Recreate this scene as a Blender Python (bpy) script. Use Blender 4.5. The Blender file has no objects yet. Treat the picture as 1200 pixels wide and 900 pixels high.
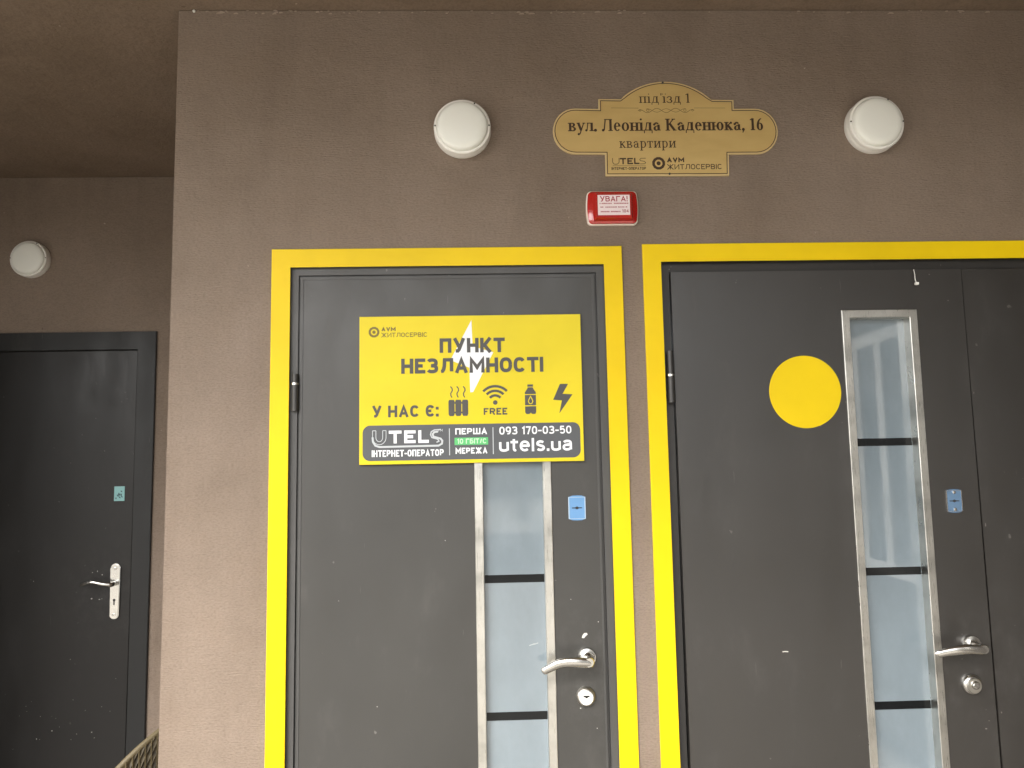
import bpy, bmesh, math, random
from mathutils import Vector, Matrix

random.seed(7)
S = bpy.context.scene
C = S.collection
PI = math.pi
R = math.radians

# ------------------------------------------------------------------ camera
cam = bpy.data.cameras.new('camera')
cam.sensor_fit = 'HORIZONTAL'
cam.sensor_width = 36.0
cam.lens = 36.0 * 900 / 1200
cam.clip_start = 0.05
cam.clip_end = 500
co = bpy.data.objects.new('camera', cam)
C.objects.link(co)
p_, y_, r_ = R(5.904), R(1.791), R(-1.0696)
fw = Vector((math.sin(y_) * math.cos(p_), math.cos(y_) * math.cos(p_), math.sin(p_)))
rt = Vector((math.cos(y_), -math.sin(y_), 0))
up = rt.cross(fw)
rt2 = math.cos(r_) * rt + math.sin(r_) * up
up2 = -math.sin(r_) * rt + math.cos(r_) * up
M = Matrix((rt2, up2, -fw)).transposed().to_4x4()
M.translation = Vector((0, -2.07, 1.55))
co.matrix_world = M
S.camera = co

# ------------------------------------------------------------------ light
SUN_EL, SUN_AZ = 42.0, 212.0          # azimuth clockwise from +Y: front left of the facade
world = bpy.data.worlds.new('World')
S.world = world
world.use_nodes = True
wn = world.node_tree
bg = wn.nodes['Background']
sky = wn.nodes.new('ShaderNodeTexSky')
sky.sky_type = 'NISHITA'
sky.sun_disc = False
sky.sun_elevation = R(SUN_EL)
sky.sun_rotation = R(SUN_AZ)
sky.dust_density = 4.0
sky.ozone_density = 0.6
hsv = wn.nodes.new('ShaderNodeHueSaturation')
hsv.inputs['Saturation'].default_value = 0.25
wn.links.new(sky.outputs[0], hsv.inputs['Color'])
wn.links.new(hsv.outputs[0], bg.inputs[0])
bg.inputs[1].default_value = 0.12

sun = bpy.data.lights.new('sun', 'SUN')
sun.energy = 0.6
sun.angle = R(25)
sun.color = (1.0, 0.94, 0.84)
so = bpy.data.objects.new('sun', sun)
C.objects.link(so)
d = Vector((math.sin(R(SUN_AZ)) * math.cos(R(SUN_EL)), math.cos(R(SUN_AZ)) * math.cos(R(SUN_EL)), math.sin(R(SUN_EL))))
so.rotation_euler = d.to_track_quat('Z', 'Y').to_euler()
so.location = d * 30

S.view_settings.view_transform = 'Standard'
S.view_settings.look = 'None'
S.view_settings.exposure = 2.14
S.view_settings.gamma = 1
S.view_settings.use_curve_mapping = False
S.cycles.max_bounces = 8
S.cycles.diffuse_bounces = 6


# ------------------------------------------------------------------ materials
def mat(name, col, rough=0.5, metal=0.0, spec=0.5, coat=0.0):
    m = bpy.data.materials.new(name)
    m.use_nodes = True
    b = m.node_tree.nodes['Principled BSDF']
    b.inputs['Base Color'].default_value = (*col, 1)
    b.inputs['Roughness'].default_value = rough
    b.inputs['Metallic'].default_value = metal
    b.inputs['Specular IOR Level'].default_value = spec
    b.inputs['Coat Weight'].default_value = coat
    b.inputs['Coat Roughness'].default_value = 0.05
    return m


def nd(m, kind, **kw):
    n = m.node_tree.nodes.new(kind)
    for k, v in kw.items():
        if k in n.inputs:
            n.inputs[k].default_value = v
        else:
            setattr(n, k, v)
    return n


def lk(m, a, b):
    m.node_tree.links.new(a, b)


def coords(m, scale=(1, 1, 1)):
    g = nd(m, 'ShaderNodeNewGeometry')
    mp = nd(m, 'ShaderNodeMapping')
    mp.inputs['Scale'].default_value = scale
    lk(m, g.outputs['Position'], mp.inputs['Vector'])
    return mp.outputs[0]


def noise(m, scale, sc=(1, 1, 1), detail=4, rough=0.55):
    n = nd(m, 'ShaderNodeTexNoise', Scale=scale, Detail=detail, Roughness=rough)
    lk(m, coords(m, sc), n.inputs['Vector'])
    return n.outputs['Fac']


def ramp(m, fac, stops):
    r = nd(m, 'ShaderNodeValToRGB')
    e = r.color_ramp.elements
    e[0].position, e[0].color = stops[0][0], (*stops[0][1], 1)
    e[1].position, e[1].color = stops[-1][0], (*stops[-1][1], 1)
    for p, c in stops[1:-1]:
        x = e.new(p)
        x.color = (*c, 1)
    lk(m, fac, r.inputs['Fac'])
    return r.outputs['Color']


def math_(m, op, a, b):
    n = nd(m, 'ShaderNodeMath', operation=op)
    for i, v in enumerate((a, b)):
        if isinstance(v, (int, float)):
            n.inputs[i].default_value = v
        else:
            lk(m, v, n.inputs[i])
    return n.outputs[0]


def mixc(m, fac, a, b):
    n = nd(m, 'ShaderNodeMix', data_type='RGBA')
    for sock, v in ((n.inputs[0], fac), (n.inputs[6], a), (n.inputs[7], b)):
        if isinstance(v, tuple):
            sock.default_value = (*v, 1)
        elif isinstance(v, (int, float)):
            sock.default_value = v
        else:
            lk(m, v, sock)
    return n.outputs[2]


def bump(m, h, strength, dist, prev=None):
    b = nd(m, 'ShaderNodeBump', Strength=strength, Distance=dist)
    lk(m, h, b.inputs['Height'])
    if prev is not None:
        lk(m, prev, b.inputs['Normal'])
    return b.outputs[0]


def P(m):
    return m.node_tree.nodes['Principled BSDF'].inputs


def plaster(name, a, b, c):
    m = mat(name, b, 0.86, spec=0.25)
    big = noise(m, 2.2, detail=5)
    col = ramp(m, big, [(0.3, a), (0.5, b), (0.7, c)])
    fine = noise(m, 130, (1, 1, 2.2), 3)
    dark = ramp(m, fine, [(0.36, (0.72, 0.72, 0.72)), (0.56, (1, 1, 1))])
    mm = nd(m, 'ShaderNodeMix', data_type='RGBA', blend_type='MULTIPLY')
    mm.inputs[0].default_value = 0.55
    lk(m, col, mm.inputs[6])
    lk(m, dark, mm.inputs[7])
    # faint run-off stains and hand marks of their own shape
    stain = ramp(m, noise(m, 2.6, (2.4, 2.4, .45), 6, .62), [(.50, (1, 1, 1)), (.66, (.86, .85, .84)), (.8, (.78, .77, .76))])
    blot = ramp(m, noise(m, 6.5, detail=6, rough=.7), [(.3, (.9, .9, .9)), (.5, (1, 1, 1)), (.75, (1.0, .97, .93))])
    for tex in (stain, blot):
        m2 = nd(m, 'ShaderNodeMix', data_type='RGBA', blend_type='MULTIPLY')
        m2.inputs[0].default_value = .55
        lk(m, mm.outputs[2], m2.inputs[6])
        lk(m, tex, m2.inputs[7])
        mm = m2
    # a few pale chips and dark pinholes in the render coat
    sp = noise(m, 55, detail=1)
    chip = ramp(m, sp, [(0.80, (0, 0, 0)), (0.83, (.6, .6, .6))])
    c2 = mixc(m, chip, mm.outputs[2], (0.5, 0.43, 0.37))
    pin = ramp(m, noise(m, 41, detail=1), [(0.175, (.6, .6, .6)), (0.2, (0, 0, 0))])
    c3 = mixc(m, pin, c2, (a[0] * .45, a[1] * .45, a[2] * .45))
    lk(m, c3, P(m)['Base Color'])
    streak = noise(m, 60, (0.5, 0.5, 5.0), 5, 0.6)
    n1 = bump(m, streak, 0.5, 0.004)
    n2 = bump(m, fine, 0.6, 0.0025, n1)
    n3 = bump(m, noise(m, 9, detail=4), 0.5, 0.012, n2)
    lk(m, n3, P(m)['Normal'])
    return m


WALL = plaster('taupe_plaster', (.205, .158, .121), (.235, .184, .144), (.262, .207, .165))
CEIL = plaster('brown_soffit_plaster', (.20, .148, .105), (.225, .168, .122), (.25, .19, .142))


def painted_metal(name, col, rough, dirt=0.5, scale=1.0, spec=.5, wear=None):
    m = mat(name, col, rough, spec=spec)
    big = noise(m, 3.0 * scale, (1, 1, .6), 5)
    c = ramp(m, big, [(0.3, tuple(v * .88 for v in col)), (0.7, tuple(v * 1.12 for v in col))])
    smear = noise(m, 7, (1.2, 1, .5), 7, 0.7)
    s = ramp(m, smear, [(0.56, (0, 0, 0)), (0.8, (dirt, dirt, dirt))])
    c = mixc(m, math_(m, 'MULTIPLY', s, 0.22), c, (0.22, 0.2, 0.18))
    if wear:      # rubbed, hand-marked paint round the handle and lock
        vd = nd(m, 'ShaderNodeVectorMath', operation='DISTANCE')
        lk(m, coords(m), vd.inputs[0])
        vd.inputs[1].default_value = wear
        near = ramp(m, vd.outputs['Value'], [(.02, (1, 1, 1)), (.26, (0, 0, 0))])
        rub = ramp(m, noise(m, 24, (1, 1, .8), 7, .72), [(.47, (0, 0, 0)), (.72, (.4, .4, .4))])
        c = mixc(m, math_(m, 'MULTIPLY', near, rub), c, tuple(v * 1.6 + .035 for v in col))
    sp = ramp(m, noise(m, 38, detail=2), [(0.755, (0, 0, 0)), (0.775, (1, 1, 1))])
    c = mixc(m, math_(m, 'MULTIPLY', sp, 0.35 * dirt), c, (0.5, 0.48, 0.44))
    scr = ramp(m, noise(m, 22, (5, 1, .35), 2), [(0.755, (0, 0, 0)), (0.77, (1, 1, 1))])
    c = mixc(m, math_(m, 'MULTIPLY', scr, 0.3 * dirt), c, (0.3, 0.28, 0.26))
    lk(m, c, P(m)['Base Color'])
    rr = ramp(m, smear, [(0.3, (rough - .06,) * 3), (0.75, (rough + .14,) * 3)])
    lk(m, rr, P(m)['Roughness'])
    n1 = bump(m, noise(m, 420, detail=2), 0.12, 0.001)
    n2 = bump(m, noise(m, 2.4, detail=2), 0.25, 0.006, n1)
    lk(m, n2, P(m)['Normal'])
    return m


DOORG = painted_metal('grey_brown_door_paint', (.040, .0385, .035), .38, spec=.6, wear=(.245, 0, 1.0))
DOORR = painted_metal('dark_brown_door_paint', (.023, .0205, .018), .34, .4, spec=.95, wear=(1.275, 0, 1.0))
DOORB = painted_metal('black_door_paint', (.0125, .0115, .0106), .36, 0.14, spec=.32, wear=(-1.60, 1.25, 1.05))
FRAMEG = painted_metal('door_frame_paint', (.062, .061, .059), .42)
FRAMED = painted_metal('dark_door_frame_paint', (.024, .0225, .021), .42)
FRAMEB = painted_metal('black_frame_paint', (.017, .017, .0166), .42, spec=.3)
BLACK = mat('black_gap', (.012, .011, .010), .7)
DARKMETAL = mat('dark_hinge_metal', (.045, .043, .04), .35, 0.3)


def yellow(name, col, rough):
    m = mat(name, col, rough, spec=.22)
    c = ramp(m, noise(m, 4, detail=4), [(.3, tuple(v * .93 for v in col)), (.7, tuple(min(v * 1.05, .95) for v in col))])
    dirt = ramp(m, noise(m, 16, detail=6, rough=.7), [(.62, (0, 0, 0)), (.85, (.35, .35, .35))])
    lk(m, mixc(m, dirt, c, (.5, .34, .02)), P(m)['Base Color'])
    lk(m, bump(m, noise(m, 3.5, (1, 1, 3), 3), .35, .006), P(m)['Normal'])
    return m


YEL = yellow('yellow_trim', (.79, .56, .004), .42)
SIGNY = yellow('yellow_sign_print', (.72, .585, .022), .38)
DOTY = yellow('yellow_sticker_print', (.76, .55, .006), .45)
GREYINK = mat('grey_ink', (.060, .057, .053), .45)
GREYBAND = mat('grey_band_ink', (.080, .085, .092), .4)
OLIVEINK = mat('brown_ink', (.17, .125, .02), .5)
WHITEINK = mat('white_ink', (.8, .82, .84), .45)
SILVERINK = mat('pale_grey_ink', (.5, .53, .55), .45)
GREENINK = mat('green_ink', (.10, .50, .16), .45)
WHITEP = mat('white_plastic', (.78, .76, .71), .38)
lk(WHITEP, ramp(WHITEP, noise(WHITEP, 30, detail=4), [(.3, (.81, .80, .75)), (.7, (.87, .86, .82))]), P(WHITEP)['Base Color'])
EDGE = mat('sign_edge', (.7, .68, .6), .5)

OPAL = mat('opal_diffuser', (.86, .875, .82), .3)
P(OPAL)['Subsurface Weight'].default_value = 0.1
P(OPAL)['Subsurface Radius'].default_value = (.02, .02, .02)
P(OPAL)['Subsurface Scale'].default_value = 0.5
CHROME = mat('worn_chrome', (.60, .59, .56), .2, 1.0)
lk(CHROME, ramp(CHROME, noise(CHROME, 60, detail=5), [(.3, (.17, .17, .17)), (.7, (.27, .27, .27))]), P(CHROME)['Roughness'])
SATIN = mat('satin_nickel', (.62, .60, .55), .33, 1.0)
STEEL = mat('brushed_steel', (.66, .64, .59), .32, 1.0)
st = noise(STEEL, 30, (22, 1, .6), 4)
lk(STEEL, ramp(STEEL, st, [(.3, (.24, .24, .24)), (.7, (.42, .42, .42))]), P(STEEL)['Roughness'])
lk(STEEL, ramp(STEEL, noise(STEEL, 5, (1, 1, 1.5), 4), [(.35, (.40, .395, .37)), (.5, (.60, .59, .55)), (.7, (.72, .71, .67))]), P(STEEL)['Base Color'])  # darker bands in the colour stand for reflected surroundings
lk(STEEL, bump(STEEL, noise(STEEL, 5, (1, 1, 1.5), 2), .3, .004), P(STEEL)['Normal'])
BLUEF = mat('blue_film_on_steel', (.16, .36, .66), .22, .35, coat=.6)
DIMBLUE = mat('dull_blue_film', (.20, .34, .54), .22, .6, coat=.5)
TEAL = mat('teal_sticker', (.22, .46, .46), .4)

GLASS = mat('frosted_glass', (.40, .49, .52), .32, spec=.5, coat=1.0)
g1 = noise(GLASS, 5.0, (1.6, 1, .8), 6, .65)
gc = ramp(GLASS, g1, [(.3, (.148, .186, .212)), (.7, (.188, .234, .264))])
gs = ramp(GLASS, noise(GLASS, 9, (1, 1, .7), 6, .6), [(.56, (0, 0, 0)), (.8, (.28, .28, .28))])
lk(GLASS, mixc(GLASS, gs, gc, (.28, .33, .37)), P(GLASS)['Base Color'])
lk(GLASS, ramp(GLASS, noise(GLASS, 6, (1, 1, 1), 5), [(.35, (.015, .015, .015)), (.7, (.07, .07, .07))]), P(GLASS)['Coat Roughness'])
P(GLASS)['Coat IOR'].default_value = 1.75
STRIP = mat('clear_glass_strip', (.006, .007, .008), .12, spec=.3)

BRASS = mat('brass_plate', (.52, .36, .13), .36, .3)
lk(BRASS, ramp(BRASS, noise(BRASS, 5, (1, 1, 3), 4), [(.3, (.59, .415, .158)), (.7, (.69, .505, .205))]), P(BRASS)['Base Color'])
BRASSEDGE = mat('pale_brass_edge', (.66, .51, .26), .4, .15)
BROWNINK = mat('engraved_brown', (.055, .028, .012), .6)
FADEDINK = mat('faded_brown', (.20, .14, .05), .6)
RED = mat('red_lens', (.42, .008, .006), .14, coat=1.0)
P(RED)['Subsurface Weight'].default_value = .15
P(RED)['Subsurface Radius'].default_value = (.01, .002, .002)
PINKSTK = mat('white_sticker', (.82, .72, .72), .45)
PINKW = mat('cream_housing', (.80, .70, .62), .45)
REDINK = mat('red_ink', (.35, .02, .05), .5)
SCRATCH = mat('bare_scratch', (.62, .6, .56), .5)
CHIPW = mat('white_paint_speck', (.75, .74, .70), .6)

WICK = mat('olive_wicker', (.16, .12, .05), .55)
lk(WICK, ramp(WICK, noise(WICK, 60, detail=4), [(.3, (.03, .021, .008)), (.5, (.065, .048, .02)), (.75, (.14, .108, .05))]), P(WICK)['Base Color'])
WICKRIM = mat('pale_wicker_rim', (.10, .078, .038), .6)

GROUND = mat('concrete_paving', (.3, .29, .27), .85)
gx = nd(GROUND, 'ShaderNodeTexBrick', Scale=2.2)
lk(GROUND, coords(GROUND), gx.inputs['Vector'])
gx.inputs['Color1'].default_value = (.50, .47, .41, 1)
gx.inputs['Color2'].default_value = (.43, .40, .35, 1)
gx.inputs['Mortar'].default_value = (.14, .135, .125, 1)
gx.inputs['Mortar Size'].default_value = .01
lk(GROUND, gx.outputs['Color'], P(GROUND)['Base Color'])
ASPH = mat('asphalt', (.05, .05, .05), .9)
lk(ASPH, ramp(ASPH, noise(ASPH, 40, detail=6), [(.3, (.04, .04, .04)), (.7, (.065, .064, .06))]), P(ASPH)['Base Color'])
FLOORT = mat('porch_floor_tile', (.17, .155, .135), .6)
FACADE = mat('pale_facade', (.5, .45, .38), .85)
lk(FACADE, ramp(FACADE, noise(FACADE, 1.5, detail=5), [(.3, (.46, .41, .34)), (.7, (.54, .49, .42))]), P(FACADE)['Base Color'])
WINDARK = mat('dark_window', (.03, .035, .04), .1)


# ------------------------------------------------------------------ mesh helpers
def link(name, bm, m, parent=None, smooth=False):
    me = bpy.data.meshes.new(name)
    bmesh.ops.recalc_face_normals(bm, faces=bm.faces[:])
    bm.to_mesh(me)
    bm.free()
    for mm in (m if isinstance(m, (list, tuple)) else [m]):
        me.materials.append(mm)
    if smooth:
        for p in me.polygons:
            p.use_smooth = True
        me.set_sharp_from_angle(angle=R(40))
    o = bpy.data.objects.new(name, me)
    C.objects.link(o)
    if parent is not None:
        o.parent = parent
        # children are built in world coordinates
        q = parent
        off = Vector((0, 0, 0))
        while q is not None:
            off += q.location
            q = q.parent
        o.location = -off
        o.location += Vector((0, 0, 0))
    return o


def thing(name, label, cat, loc, group=None):
    o = bpy.data.objects.new(name, None)
    o.empty_display_size = .1
    C.objects.link(o)
    o.location = loc
    tag(o, label, cat, group)
    return o


def tag(o, label, cat, group=None, kind='thing'):
    o['label'] = label
    o['category'] = cat
    o['kind'] = kind
    if group:
        o['group'] = group


def box(bm, x0, x1, y0, y1, z0, z1, bev=0.0, seg=2):
    r = bmesh.ops.create_cube(bm, size=1)
    vs = r['verts']
    for v in vs:
        v.co = Vector(((x0 + x1) / 2 + v.co.x * (x1 - x0), (y0 + y1) / 2 + v.co.y * (y1 - y0), (z0 + z1) / 2 + v.co.z * (z1 - z0)))
    if bev:
        es = list({e for v in vs for e in v.link_edges})
        bmesh.ops.bevel(bm, geom=es, offset=bev, segments=seg, affect='EDGES', profile=.5)
    return bm


def B(*a, **k):
    return box(bmesh.new(), *a, **k)


def prism(bm, pts, y0, y1):
    """outline (x,z) extruded from y0 (front) to y1 (back)"""
    f = [bm.verts.new((x, y0, z)) for x, z in pts]
    b = [bm.verts.new((x, y1, z)) for x, z in pts]
    n = len(pts)
    bm.faces.new(f)
    bm.faces.new(list(reversed(b)))
    for i in range(n):
        bm.faces.new((f[i], b[i], b[(i + 1) % n], f[(i + 1) % n]))
    return bm


def frame_ring(bm, o, i, y0, y1):
    """rectangular ring: o, i = (x0,x1,z0,z1)"""
    def rect(q, y):
        return [bm.verts.new(c) for c in ((q[0], y, q[2]), (q[1], y, q[2]), (q[1], y, q[3]), (q[0], y, q[3]))]
    of, if_, ob, ib = rect(o, y0), rect(i, y0), rect(o, y1), rect(i, y1)
    for k in range(4):
        l = (k + 1) % 4
        bm.faces.new((of[k], of[l], if_[l], if_[k]))
        bm.faces.new((ob[k], ib[k], ib[l], ob[l]))
        bm.faces.new((of[k], ob[k], ob[l], of[l]))
        bm.faces.new((if_[k], if_[l], ib[l], ib[k]))
    return bm


def lathe(bm, cx, cz, prof, n=48):
    """prof: (radius, y) from back to front, axis along Y at (cx,cz)"""
    rings = []
    for r, y in prof:
        if r < 1e-6:
            rings.append([bm.verts.new((cx, y, cz))])
        else:
            rings.append([bm.verts.new((cx + r * math.cos(2 * PI * k / n), y, cz + r * math.sin(2 * PI * k / n))) for k in range(n)])
    for a, b in zip(rings, rings[1:]):
        for k in range(n):
            l = (k + 1) % n
            if len(a) == 1:
                bm.faces.new((a[0], b[k], b[l]))
            elif len(b) == 1:
                bm.faces.new((a[k], a[l], b[0]))
            else:
                bm.faces.new((a[k], a[l], b[l], b[k]))
    return bm


def tube(bm, pts, rad, n=10, squash=1.0):
    """swept tube through pts; rad may be a list; squash flattens across Y"""
    pts = [Vector(p) for p in pts]
    if not isinstance(rad, (list, tuple)):
        rad = [rad] * len(pts)
    rings = []
    ref = Vector((0, 1, 0))
    for i, p in enumerate(pts):
        t = (pts[min(i + 1, len(pts) - 1)] - pts[max(i - 1, 0)]).normalized()
        a = ref - t * ref.dot(t)
        if a.length < 1e-3:
            a = Vector((1, 0, 0)) - t * t.x
        a.normalize()
        b = t.cross(a)
        rings.append([bm.verts.new(p + (a * math.cos(2 * PI * k / n) * squash + b * math.sin(2 * PI * k / n)) * rad[i]) for k in range(n)])
    for a, b in zip(rings, rings[1:]):
        for k in range(n):
            l = (k + 1) % n
            bm.faces.new((a[k], a[l], b[l], b[k]))
    bm.faces.new(list(reversed(rings[0])))
    bm.faces.new(rings[-1])
    return bm


def spline(ctrl, n=8):
    out = []
    c = [Vector(p) for p in ctrl]
    c = [c[0] * 2 - c[1]] + c + [c[-1] * 2 - c[-2]]
    for i in range(1, len(c) - 2):
        for k in range(n):
            t = k / n
            p0, p1, p2, p3 = c[i - 1:i + 3]
            out.append(.5 * ((2 * p1) + (p2 - p0) * t + (2 * p0 - 5 * p1 + 4 * p2 - p3) * t * t + (3 * p1 - p0 - 3 * p2 + p3) * t ** 3))
    out.append(c[-2])
    return out


# ------------------------------------------------------------------ lettering engine (flat ink, drawn as ribbons)
class Ink:
    """flat shapes in one XZ plane; every stroke sits 8 micrometres above the last so none are coplanar"""

    def __init__(self, y):
        self.bm = bmesh.new()
        self.y = y

    def step(self):
        self.y -= 8e-6

    def poly(self, pts):
        self.step()
        vs = [self.bm.verts.new((x, self.y, z)) for x, z in pts]
        self.bm.faces.new(vs)

    def strip(self, L, Rr, closed=False):
        self.step()
        a = [self.bm.verts.new((x, self.y, z)) for x, z in L]
        b = [self.bm.verts.new((x, self.y, z)) for x, z in Rr]
        n = len(a)
        for i in range(n if closed else n - 1):
            j = (i + 1) % n
            self.bm.faces.new((a[i], a[j], b[j], b[i]))

    def stroke(self, pts, t, closed=False):
        p = [Vector((x, z)) for x, z in pts]
        q = [p[0]]
        for v in p[1:]:
            if (v - q[-1]).length > 1e-6:
                q.append(v)
        if closed and (q[0] - q[-1]).length < 1e-6:
            q.pop()
        n = len(q)
        if n < 2:
            return
        L, Rr = [], []
        for i in range(n):
            if closed:
                d0, d1 = (q[i] - q[i - 1]).normalized(), (q[(i + 1) % n] - q[i]).normalized()
            else:
                d0 = (q[i] - q[i - 1]).normalized() if i else None
                d1 = (q[i + 1] - q[i]).normalized() if i < n - 1 else None
                d0 = d0 or d1
                d1 = d1 or d0
            n0, n1 = Vector((-d0.y, d0.x)), Vector((-d1.y, d1.x))
            mv = n0 + n1
            if mv.length < 1e-4:
                mv = n0
            mv.normalize()
            k = min(1 / max(mv.dot(n0), .2), 2.2)
            L.append(tuple(q[i] + mv * (t / 2 * k)))
            Rr.append(tuple(q[i] - mv * (t / 2 * k)))
        m_ = n if closed else n - 1
        tight = False
        for i in range(m_):
            j = (i + 1) % n
            dd = q[j] - q[i]
            if (Vector(L[j]) - Vector(L[i])).dot(dd) < 0 or (Vector(Rr[j]) - Vector(Rr[i])).dot(dd) < 0:
                tight = True
        if not tight:
            self.strip(L, Rr, closed)
            return
        y0 = self.y
        for i in range(m_):           # tight curve: short bars with round joints
            j = (i + 1) % n
            dd = (q[j] - q[i]).normalized() * t / 2
            nx = Vector((-dd.y, dd.x))
            self.y -= 2e-6
            vs = [self.bm.verts.new((p_.x, self.y, p_.y)) for p_ in (q[i] + nx, q[j] + nx, q[j] - nx, q[i] - nx)]
            self.bm.faces.new(vs)
            if closed or j < n - 1:
                self.y -= 2e-6
                vs = [self.bm.verts.new((q[j].x + t / 2 * math.cos(2 * PI * k / 12), self.y, q[j].y + t / 2 * math.sin(2 * PI * k / 12))) for k in range(12)]
                self.bm.faces.new(vs)

    def disc(self, x, z, r, n=16, rz=None):
        rz = rz or r
        self.poly([(x + r * math.cos(2 * PI * k / n), z + rz * math.sin(2 * PI * k / n)) for k in range(n)])

    def ring(self, x, z, r, t, n=28):
        self.stroke([(x + r * math.cos(2 * PI * k / n), z + r * math.sin(2 * PI * k / n)) for k in range(n)], t, True)


def arc(cx, cy, rx, ry, a0, a1, n=14, e=2.5):
    out = []
    for k in range(n + 1):
        a = R(a0 + (a1 - a0) * k / n)
        c, s = math.cos(a), math.sin(a)
        out.append((cx + rx * math.copysign(abs(c) ** (2 / e), c), cy + ry * math.copysign(abs(s) ** (2 / e), s)))
    return out


def A(*a, **k):
    return arc(*a, **k)


# glyph: (width, [strokes in the unit box])
G = {
    'П': (.62, [[(0, 0), (0, 1), (1, 1), (1, 0)]]),
    'У': (.66, [[(0, 1), (.52, .33)], [(1, 1), (.5, .14), (.36, 0), (.12, 0)]]),
    'Н': (.62, [[(0, 0), (0, 1)], [(1, 0), (1, 1)], [(0, .5), (1, .5)]]),
    'К': (.63, [[(0, 0), (0, 1)], [(0, .5), (.3, .5), (1, 1)], [(.3, .5), (1, 0)]]),
    'Т': (.60, [[(0, 1), (1, 1)], [(.5, 1), (.5, 0)]]),
    'Е': (.54, [[(1, 1), (0, 1), (0, 0), (1, 0)], [(0, .51), (.88, .51)]]),
    'З': (.58, [A(.45, .76, .5, .24, 155, -90), A(.45, .25, .55, .25, 90, -155), [(.3, .51), (.5, .51)]]),
    'Л': (.70, [[(-.04, 0), (.10, .02), (.20, .14), (.28, .42), (.32, 1), (1, 1), (1, 0)]]),
    'А': (.68, [[(0, 0), (.5, 1), (1, 0)], [(.2, .27), (.8, .27)]]),
    'М': (.78, [[(0, 0), (0, 1), (.5, .3), (1, 1), (1, 0)]]),
    'О': (.64, [A(.5, .5, .5, .5, 0, 345, 24) + [(1, .5)]]),
    'С': (.62, [A(.5, .5, .5, .5, 35, 325, 20)]),
    'Є': (.62, [A(.5, .5, .5, .5, 35, 325, 20), [(0.02, .5), (.66, .5)]]),
    'І': (.14, [[(.5, 0), (.5, 1)]]),
    '1': (.34, [[(0, .78), (.9, 1), (.9, 0)]]),
    'Ж': (.95, [[(.5, 0), (.5, 1)], [(0, 1), (.5, .5), (1, 1)], [(0, 0), (.5, .52), (1, 0)]]),
    'И': (.66, [[(0, 1), (0, 0), (1, 1), (1, 0)]]),
    'Р': (.60, [[(0, 0), (0, 1), (.5, 1)] + A(.5, .73, .5, .27, 90, -90, 10) + [(0, .46)]]),
    'В': (.60, [[(0, 0), (0, 1), (.5, 1)] + A(.5, .76, .42, .24, 90, -90, 8) + [(0, .52)], [(.4, .52)] + A(.5, .26, .5, .26, 90, -90, 8) + [(0, 0)]]),
    'Г': (.54, [[(0, 0), (0, 1), (1, 1)]]),
    'Б': (.60, [[(.9, 1), (0, 1), (0, 0), (.5, 0)] + A(.5, .29, .5, .29, -90, 90, 8) + [(0, .58)]]),
    'Ш': (.85, [[(0, 1), (0, 0), (1, 0), (1, 1)], [(.5, 0), (.5, 1)]]),
    'F': (.54, [[(1, 1), (0, 1), (0, 0)], [(0, .5), (.85, .5)]]),
    'R': (.62, [[(0, 0), (0, 1), (.5, 1)] + A(.5, .74, .5, .26, 90, -90, 8) + [(0, .48)], [(.5, .48), (1, 0)]]),
    'L': (.50, [[(0, 1), (0, 0), (1, 0)]]),
    'V': (.68, [[(0, 1), (.5, 0), (1, 1)]]),
    '0': (.56, [A(.5, .5, .5, .5, 0, 345, 22) + [(1, .5)]]),
    '9': (.56, [A(.5, .68, .5, .32, 0, 345, 18) + [(1, .68)], [(1, .68), (.98, .35), (.75, .06), (.25, 0)]]),
    '3': (.56, [A(.45, .76, .5, .24, 155, -90), A(.45, .25, .55, .25, 90, -155), [(.3, .51), (.5, .51)]]),
    '7': (.52, [[(0, 1), (1, 1), (.35, 0)]]),
    '5': (.56, [[(.92, 1), (.12, 1), (.05, .52), (.3, .6)] + A(.48, .31, .52, .31, 95, -150, 14)]),
    '4': (.58, [[(.75, 0), (.75, 1), (0, .3), (1, .3)]]),
    '-': (.36, [[(0, .42), (1, .42)]]),
    '/': (.36, [[(0, -.05), (1, 1.05)]]),
    ' ': (.24, []),
    ':': (.14, ['.', (.5, .72)]),
    '.': (.14, ['.']),
    '!': (.14, [[(.5, .32), (.5, 1)], '.']),
    'u': (.50, [[(0, .72), (0, .2)] + A(.5, .22, .5, .22, 180, 360, 10) + [(1, .72)], [(1, .2), (1, 0)]]),
    't': (.38, [[(.42, .95), (.42, .2)] + A(.72, .18, .3, .18, 180, 280, 6), [(0, .70), (1, .70)]]),
    'e': (.52, [[(.03, .38), (1, .38)] + A(.5, .36, .5, .36, 0, 315, 18, 2.2)]),
    'l': (.14, [[(.5, 0), (.5, 1.02)]]),
    's': (.46, [A(.5, .54, .46, .18, 30, 200, 8, 2.2) + [(.5, .37)] + A(.5, .18, .5, .18, 60, -150, 8, 2.2)]),
    'a': (.50, [A(.5, .52, .46, .2, 160, 0, 8) + [(.96, 0)], A(.46, .2, .46, .2, 60, 330, 12, 2.2), [(.5, .42), (.96, .42)]]),
}
for a, b in (('T', 'Т'), ('E', 'Е'), ('A', 'А'), ('M', 'М')):
    G[a] = G[b]


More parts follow.
